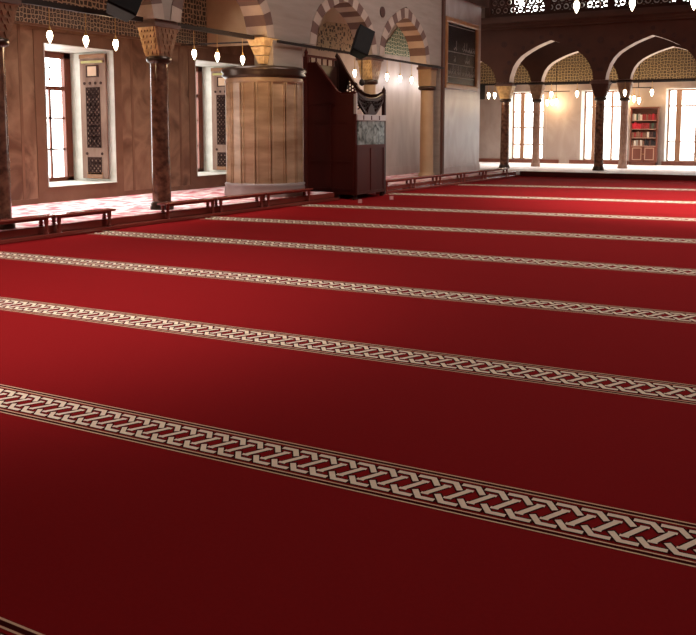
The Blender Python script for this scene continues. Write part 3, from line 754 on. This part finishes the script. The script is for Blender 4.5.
# two pink cards on the carpet
for x, y, lab in ((-8.30,15.45,'small pink card on the carpet at the near pulpit corner'),(-8.12,16.55,'small pink card on the carpet in front of the pulpit')):
    o = MB().box(-0.04,0.04,-0.02,0.02,0.0,0.075).build('pink_card','pink_card'); o.location = (x,y,0.0022); o.rotation_euler = (0,0,0.5)
    tag(o, lab, 'card', 'pink cards by the pulpit')

# ------------------------------------------------------------------ framed calligraphy panel on the pier wall
pf = thing('framed_calligraphy', 'tall framed black calligraphy panel on the grey pier wall', 'picture', (PF,24.62,2.72))
FY0, FY1, FZ0, FZ1 = -1.32, 1.32, 0.0, 2.06
q = MB(); fwid = 0.15
for (a,b,c,d) in ((FY0,FY1,FZ0,FZ0+fwid),(FY0,FY1,FZ1-fwid,FZ1),(FY0,FY0+fwid,FZ0+fwid,FZ1-fwid),(FY1-fwid,FY1,FZ0+fwid,FZ1-fwid)): q.box(0,0.09,a,b,c,d)
fr = q.build('frame','frame_gold',pf,bevel=0.03)
MB().box(0.005,0.03,FY0+0.1,FY1-0.1,FZ0+0.1,FZ1-0.1).build('board','board_black',pf)
ink = MB(); rnd = random.Random(3)
def pen(pts, w):
    for (a,b),(c,d) in zip(pts, pts[1:]):
        L = math.hypot(c-a,d-b) or 1e-6; nx, nz = -(d-b)/L*w/2, (c-a)/L*w/2
        ink.add([(0.033,a+nx,b+nz),(0.033,a-nx,b-nz),(0.033,c-nx,d-nz),(0.033,c+nx,d+nz)],[(0,1,2,3)])
for zl in (0.34, 0.72, 1.08, 1.83): pen([(FY0+0.24,zl),(FY1-0.24,zl+0.01)],0.022)
for zl, dens in ((0.44,1.0),(0.82,0.6),(1.16,0.35)):
    u = FY0+0.28
    while u < FY1-0.35:
        if rnd.random() < dens:
            wv = rnd.uniform(0.12,0.24); hgt = rnd.choice((0.07,0.10,0.22))
            pen([(u+wv*k/7, zl+0.03+0.045*math.sin(k*1.3+u*5)) for k in range(8)], 0.028)
            pen([(u+wv*0.8,zl+0.02),(u+wv*0.85,zl+0.04+hgt)], 0.024)
            if rnd.random() < 0.6: pen([(u+wv*0.4,zl+0.13),(u+wv*0.4+0.03,zl+0.13)],0.028)
        u += 0.22
ink.build('lettering','ink_pale',pf)

# ------------------------------------------------------------------ loudspeakers
def speaker(loc, rot, size, label):
    w, d, h = size
    t = thing('loudspeaker', label, 'loudspeaker', loc); t.rotation_euler = rot
    MB().prism([(-w/2,-d/2),(w/2,-d/2),(w*0.36,d/2),(-w*0.36,d/2)],'z',-h/2,h/2).build('cabinet','speaker_black',t,bevel=0.015)
    MB().box(-w*0.45,w*0.45,-d/2-0.012,-d/2,-h*0.46,h*0.46).build('grille','speaker_grey',t)
    MB().box(-0.04,0.04,d/2-0.01,d/2+(0.27 if w > 0.35 else 0.06),-0.05,0.05).build('bracket','iron',t)
    return t
speaker((FACE+0.36,17.2,3.46),(math.radians(-18),math.radians(24),math.radians(48)),(0.40,0.30,0.66),'tilted black loudspeaker mounted over the pulpit')
speaker((FACE+0.36,9.80,3.54),(math.radians(-16),math.radians(24),math.radians(50)),(0.46,0.36,0.74),'tilted black loudspeaker beside the second dark column')
spk = speaker((-10.64,28.74,2.82),(0,0,math.radians(20)),(0.32,0.26,0.50),'small black loudspeaker left of the corner column')
MB().tube((0.06,0.14,0.20),(0.06,0.14,0.232),0.02).tube((0.06,0.14,0.20),(0.0,0.0,0.20),0.02).build('hanger','iron',spk)
t = thing('hanging_fitting','small dark fitting hanging left of the golden capital','fitting',(FACE+0.10,17.72,2.60))
MB().tube((0,0,0.06),(0,0,0.60),0.012).build('rod','iron',t); MB().lathe(0,0,[(0.02,-0.08),(0.06,-0.05),(0.07,0.0),(0.05,0.06),(0.02,0.08)],14).build('body','iron',t)

# ------------------------------------------------------------------ hanging bulbs
def lamp_parts(t, wire, big=1.0):
    MB().lathe(0,0,[(0.004*big,-0.15*big),(0.022*big,-0.115*big),(0.044*big,-0.06*big),(0.050*big,-0.02*big),(0.042*big,0.025*big),(0.026*big,0.055*big)],16).build('glass_bulb','bulb_glow',t)
    MB().lathe(0,0,[(0.028*big,0.05*big),(0.032*big,0.07*big),(0.018*big,0.10*big),(0.010*big,0.13*big)],14).build('cap','brass',t)
    MB().tube((0,0,0.11*big),(0,0,wire),0.006*big,6).build('wire','brass',t)
def lamp(x, y, z, ztop, label, group, big=1.0):
    t = thing('hanging_bulb', label, 'hanging lamp', (x,y,z), 0, group); lamp_parts(t, ztop-z, big); return t
G1 = 'bulbs hanging along the left arcade'
xa = XA
A = [(8.82,'leftmost lit bulb, above the left edge of the first window'),(9.51,'lit bulb above the middle of the first window'),(10.13,'lit bulb above the right side of the first window'),
     (12.05,'lit bulb right of the second dark column'),(12.71,'lit bulb just left of the round pier'),(13.49,'lit bulb over the left part of the round pier'),
     (17.42,'lit bulb over the pulpit, left of the golden capital'),(19.08,'first lit bulb right of the golden capital'),(19.82,'middle lit bulb of three right of the golden capital'),
     (20.52,'lit bulb nearest the engaged pale column')]
base = None
for y, lab in A:
    if base is None: base = lamp(xa, y, 2.87, 3.245, lab, G1, 0.86)
    else: dup(base, (xa if y < 16 else FACE+0.075, y, 2.865 if y < 16 else 2.83), lab)
G2 = 'bulbs hanging along the far arcade'
Fp = [(-10.38,YA-0.05,2.74,'leftmost far bulb, beside the small black loudspeaker'),(-10.16,YA-0.05,2.74,'far bulb close to the left of the corner column'),
      (-8.17,YA,2.74,'far bulb under the first pointed arch, left one'),(-7.30,YA,2.74,'far bulb left of the second far window'),
      (-5.75,YA,2.74,'far bulb right of the dark front column'),(-4.91,YA,2.74,'far bulb above the bookcase')]
base2 = None
for x, y, z, lab in Fp:
    if base2 is None: base2 = lamp(x, y, z, 3.053, lab, G2, 1.1)
    else: dup(base2, (x,y,z), lab)
for x, z, lab in ((-9.02,2.56,'leftmost of the low warm bulbs glowing on the far wall'),(-8.84,2.56,'middle one of the low warm bulbs glowing on the far wall'),(-8.69,2.58,'rightmost of the low warm bulbs glowing on the far wall'),
               (-6.10,2.68,'left bulb of the low trio beside the bookcase'),(-5.93,2.63,'middle bulb of the low trio beside the bookcase'),(-5.76,2.57,'right bulb of the low trio beside the bookcase')):
    t = lamp(x, 31.4, z, (2.895 if x < -8 else 2.965), lab, 'low bulbs behind the far arcade', 1.15)
# bracket bars the low bulbs hang from
for x0, x1, z, lab in ((-9.2,-8.2,2.91,'thin bar carrying the three warm bulbs'),(-6.28,-5.3,2.98,'thin bar carrying the bulb trio beside the bookcase')):
    q = MB().tube((x0,31.4,z),(x1,31.4,z),0.014).tube(((x0+x1)/2,31.4,z),((x0+x1)/2,31.4,5.02),0.012); tag(q.build('lamp_bar','iron',origin=((x0+x1)/2,31.4,z)), lab, 'lamp bar')
G3 = 'big bulbs hanging high in the hall'
H4 = [(-3.86,3.36,'big bright bulb at the top, above the far corner column'),(-3.07,3.22,'big bright bulb at the top, second from the corner'),(-2.33,3.20,'big bright bulb at the top, over the bookcase'),(-1.56,3.16,'big bright bulb at the top right corner')]
base3 = None
for x, z, lab in H4:
    if base3 is None: base3 = lamp(x, 12.0, z, ZC-0.002, lab, G3, 0.8)
    else: dup(base3, (x,12.0,z), lab)

# ------------------------------------------------------------------ bookcase and its books
bx0, bx1, by0, by1 = -6.53, -5.53, 34.02, 34.335
bk = thing('bookcase', 'tall dark red wooden bookcase with glass-free shelves and two doors', 'bookcase', ((bx0+bx1)/2, by0, PZ))
bk['label'] = 'tall dark red wooden bookcase with open shelves above two doors'
BO = Vector(bk.location)
def bp(mb, name, m, parent=bk, bevel=0):
    mb.v = [tuple(Vector(v)-BO) for v in mb.v]; return mb.build(name, m, parent, None, bevel)
zt = 2.35
bp(MB().box(bx0,bx0+0.05,by0,by1,PZ,zt).box(bx1-0.05,bx1,by0,by1,PZ,zt).box(bx0,bx1,by1-0.02,by1,PZ,zt),'carcass','wood_case')
bp(MB().box(bx0-0.03,bx1+0.03,by0-0.03,by1,zt-0.04,zt+0.03),'crown','wood_case',bevel=0.01)
bp(MB().box(bx0,bx1,by0,by1-0.02,PZ,PZ+0.12),'plinth','wood_case')
SH = [0.90,1.21,1.54,1.87]
for z in SH: bp(MB().box(bx0+0.05,bx1-0.05,by0-0.004,by1-0.02,z-0.022,z),'shelf','wood_trim')
xm = (bx0+bx1)/2
for a, b in ((bx0+0.05,xm-0.005),(xm+0.005,bx1-0.05)):
    d = bp(MB().box(a,b,by0,by0+0.02,PZ+0.13,0.87),'door','wood_case')
    q = MB(); t_ = 0.03
    for (u0,u1,v0,v1) in ((a+0.05,b-0.05,0.36,0.36+t_),(a+0.05,b-0.05,0.80,0.80+t_),(a+0.05,a+0.05+t_,0.36,0.83),(b-0.05-t_,b-0.05,0.36,0.83)): q.box(u0,u1,by0-0.01,by0,v0,v1)
    bp(q,'door_moulding','wood_trim',d)
    bp(MB().lathe((b-0.02) if a < xm-0.1 else (a+0.02), by0-0.015,[(0.01,0.57),(0.014,0.585),(0.01,0.6)],8),'knob','brass',d)
pal = {3:['grey','cream','green','grey','cream','red','red','brown','red','red','bright red','red'],
       2:['bright red','bright red','bright red','bright red','red','red','red','red','dark brown','green','dark brown'],
       1:['brown','red','brown','brown','red','brown','brown','cream','dark brown','dark brown','black'],
       0:['brown','cream','grey','brown','cream','brown','black','black','dark brown','black','black']}
shelfname = {3:'top',2:'second',1:'third',0:'bottom'}
ordn = ['first','second','third','fourth','fifth','sixth','seventh','eighth','ninth','tenth','eleventh','twelfth']
def book(x0, x1, z0, z1, colour, label, group):
    t = thing('book', label, 'book', ((x0+x1)/2, by0+0.05, z0+0.0015), 0, group); w = (x1-x0)/2; h = z1-z0
    MB().box(-w,-w+0.006,0,0.17,0,h).box(w-0.006,w,0,0.17,0,h).box(-w,w,-0.004,0.006,0,h).build('cover','book '+colour,t)
    MB().box(-w+0.006,w-0.006,0.007,0.165,0.006,h-0.008).build('pages','jamb_white',t)
for s, z in enumerate(SH):
    cs = pal[s]; u = bx0+0.06; W_ = (bx1-bx0-0.13)/len(cs)
    for k, c in enumerate(cs):
        book(u+0.002, u+W_*random.uniform(0.82,0.97), z, z+random.uniform(0.19,0.25), c, '%s book, %s from the left on the %s bookcase shelf' % (c, ordn[k], shelfname[s]), 'books on the %s bookcase shelf' % shelfname[s])
        u += W_

# ================================================================== LIGHT
world = bpy.data.worlds.new('sky'); scn.world = world; world.use_nodes = True
nt = world.node_tree; nt.nodes.clear()
bg = nt.nodes.new('ShaderNodeBackground'); bg.inputs[0].default_value = (1.0,0.97,0.95,1); bg.inputs[1].default_value = 9.0
wo = nt.nodes.new('ShaderNodeOutputWorld'); nt.links.new(bg.outputs[0], wo.inputs[0])
def light(name, typ, loc, target, energy, color=(1,1,1), **kw):
    l = bpy.data.lights.new(name, typ); l.energy = energy; l.color = color
    for k, v in kw.items(): setattr(l, k, v)
    o = bpy.data.objects.new(name, l); col.objects.link(o); o.location = loc
    d = Vector(target)-Vector(loc); o.rotation_euler = d.to_track_quat('-Z','Y').to_euler()
    return o
def portal(name, loc, target, sx, sy):
    o = light(name, 'AREA', loc, target, 1, shape='RECTANGLE', size=sx, size_y=sy)
    o.data.cycles.is_portal = True
for i, (y0,y1) in enumerate(WIN): portal('sky_portal', (XW-DEP-0.05,(y0+y1)/2,1.75), (0,(y0+y1)/2,1.75), y1-y0, 2.6)
for a, b in FW: portal('sky_portal', ((a+b)/2,YW+FD+0.1,1.66), ((a+b)/2,0,1.66), b-a, 2.8)
for a, b in GW: portal('sky_portal', ((a+b)/2,YW+0.36,6.95), ((a+b)/2,0,6.95), b-a, 2.5)
# added area lights under the aisle ceilings that brighten the raised floors
light('aisle_fill','AREA',(-11.3,9.4,4.6),(-11.3,9.6,0),135,(1,0.95,0.93),shape='RECTANGLE',size=1.4,size_y=5.5,spread=math.radians(70))
light('aisle_fill','AREA',(-11.2,13.8,4.6),(-11.2,14.0,0),55,(1,0.95,0.93),shape='RECTANGLE',size=1.2,size_y=3.5,spread=math.radians(80))
light('far_aisle_fill','AREA',(-5,31.9,4.9),(-5,31.5,0),420,(1,0.96,0.93),shape='RECTANGLE',size=15,size_y=2.4,spread=math.radians(90))
# added overhead fill for unseen dome windows, plus spots aimed at bright areas
light('hall_fill','AREA',(-1.5,13,11.6),(-2.5,10,0),1420,(1,0.93,0.88),shape='DISK',size=9)
light('hall_spot','SPOT',(-5.2,1.5,9.5),(-6.7,4.7,0),4700,(1,0.93,0.9),spot_size=math.radians(52),spot_blend=1.0,shadow_soft_size=0.8)
light('hall_spot','SPOT',(0,16,11),(-1.2,19.5,0),15500,(1,0.93,0.9),spot_size=math.radians(62),spot_blend=1.0,shadow_soft_size=0.8)
light('hall_spot','SPOT',(3,18,9),(-10,20.8,2.2),2300,(1,0.94,0.92),spot_size=math.radians(44),spot_blend=0.9,shadow_soft_size=0.8)
for y in (22.9,24.4,26.0): light('bay_fill','POINT',(-10.62,y,3.0),(-10.62,y,0),22,(1,0.93,0.91),shadow_soft_size=0.2)  # added point lights that brighten the inner bay wall
for x, y, z, e in ((-9.75,8.9,2.7,10),(-9.5,12.9,2.8,22),(-9.7,20.6,2.75,24),(-10.4,20.4,3.0,6),(-9.35,18.0,2.95,9),(-9.55,33.85,2.55,62),(-6.75,33.85,2.6,36),(-5.2,33.9,2.75,18),(-8.84,31.9,2.6,20),(-5.95,31.9,2.6,20),(-9.3,13.6,3.0,12),(-10.2,28.4,2.5,10),(-10.45,10.55,3.1,9)):
    light('warm_glow_fill','POINT',(x,y,z),(x,y,0),e,(1,0.68,0.36),shadow_soft_size=0.12)  # warm point lights near the bulbs, with extra ones added where none hangs

# ================================================================== CAMERA
cam = bpy.data.cameras.new('camera'); co = bpy.data.objects.new('camera', cam); col.objects.link(co)
f = 854.0; pitch = math.atan(88/f); yaw = math.atan(477*math.cos(pitch)/f)
co.location = (0,0,1.5); co.rotation_euler = (PI/2-pitch, 0, yaw)
cam.sensor_fit = 'HORIZONTAL'; cam.sensor_width = 36.0; cam.lens = f/696*36; cam.shift_y = -(317.5-218)/696
cam.clip_start = 0.05; cam.clip_end = 200
scn.camera = co
scn.view_settings.view_transform = 'Standard'; scn.view_settings.look = 'None'; scn.view_settings.exposure = 0; scn.view_settings.gamma = 1
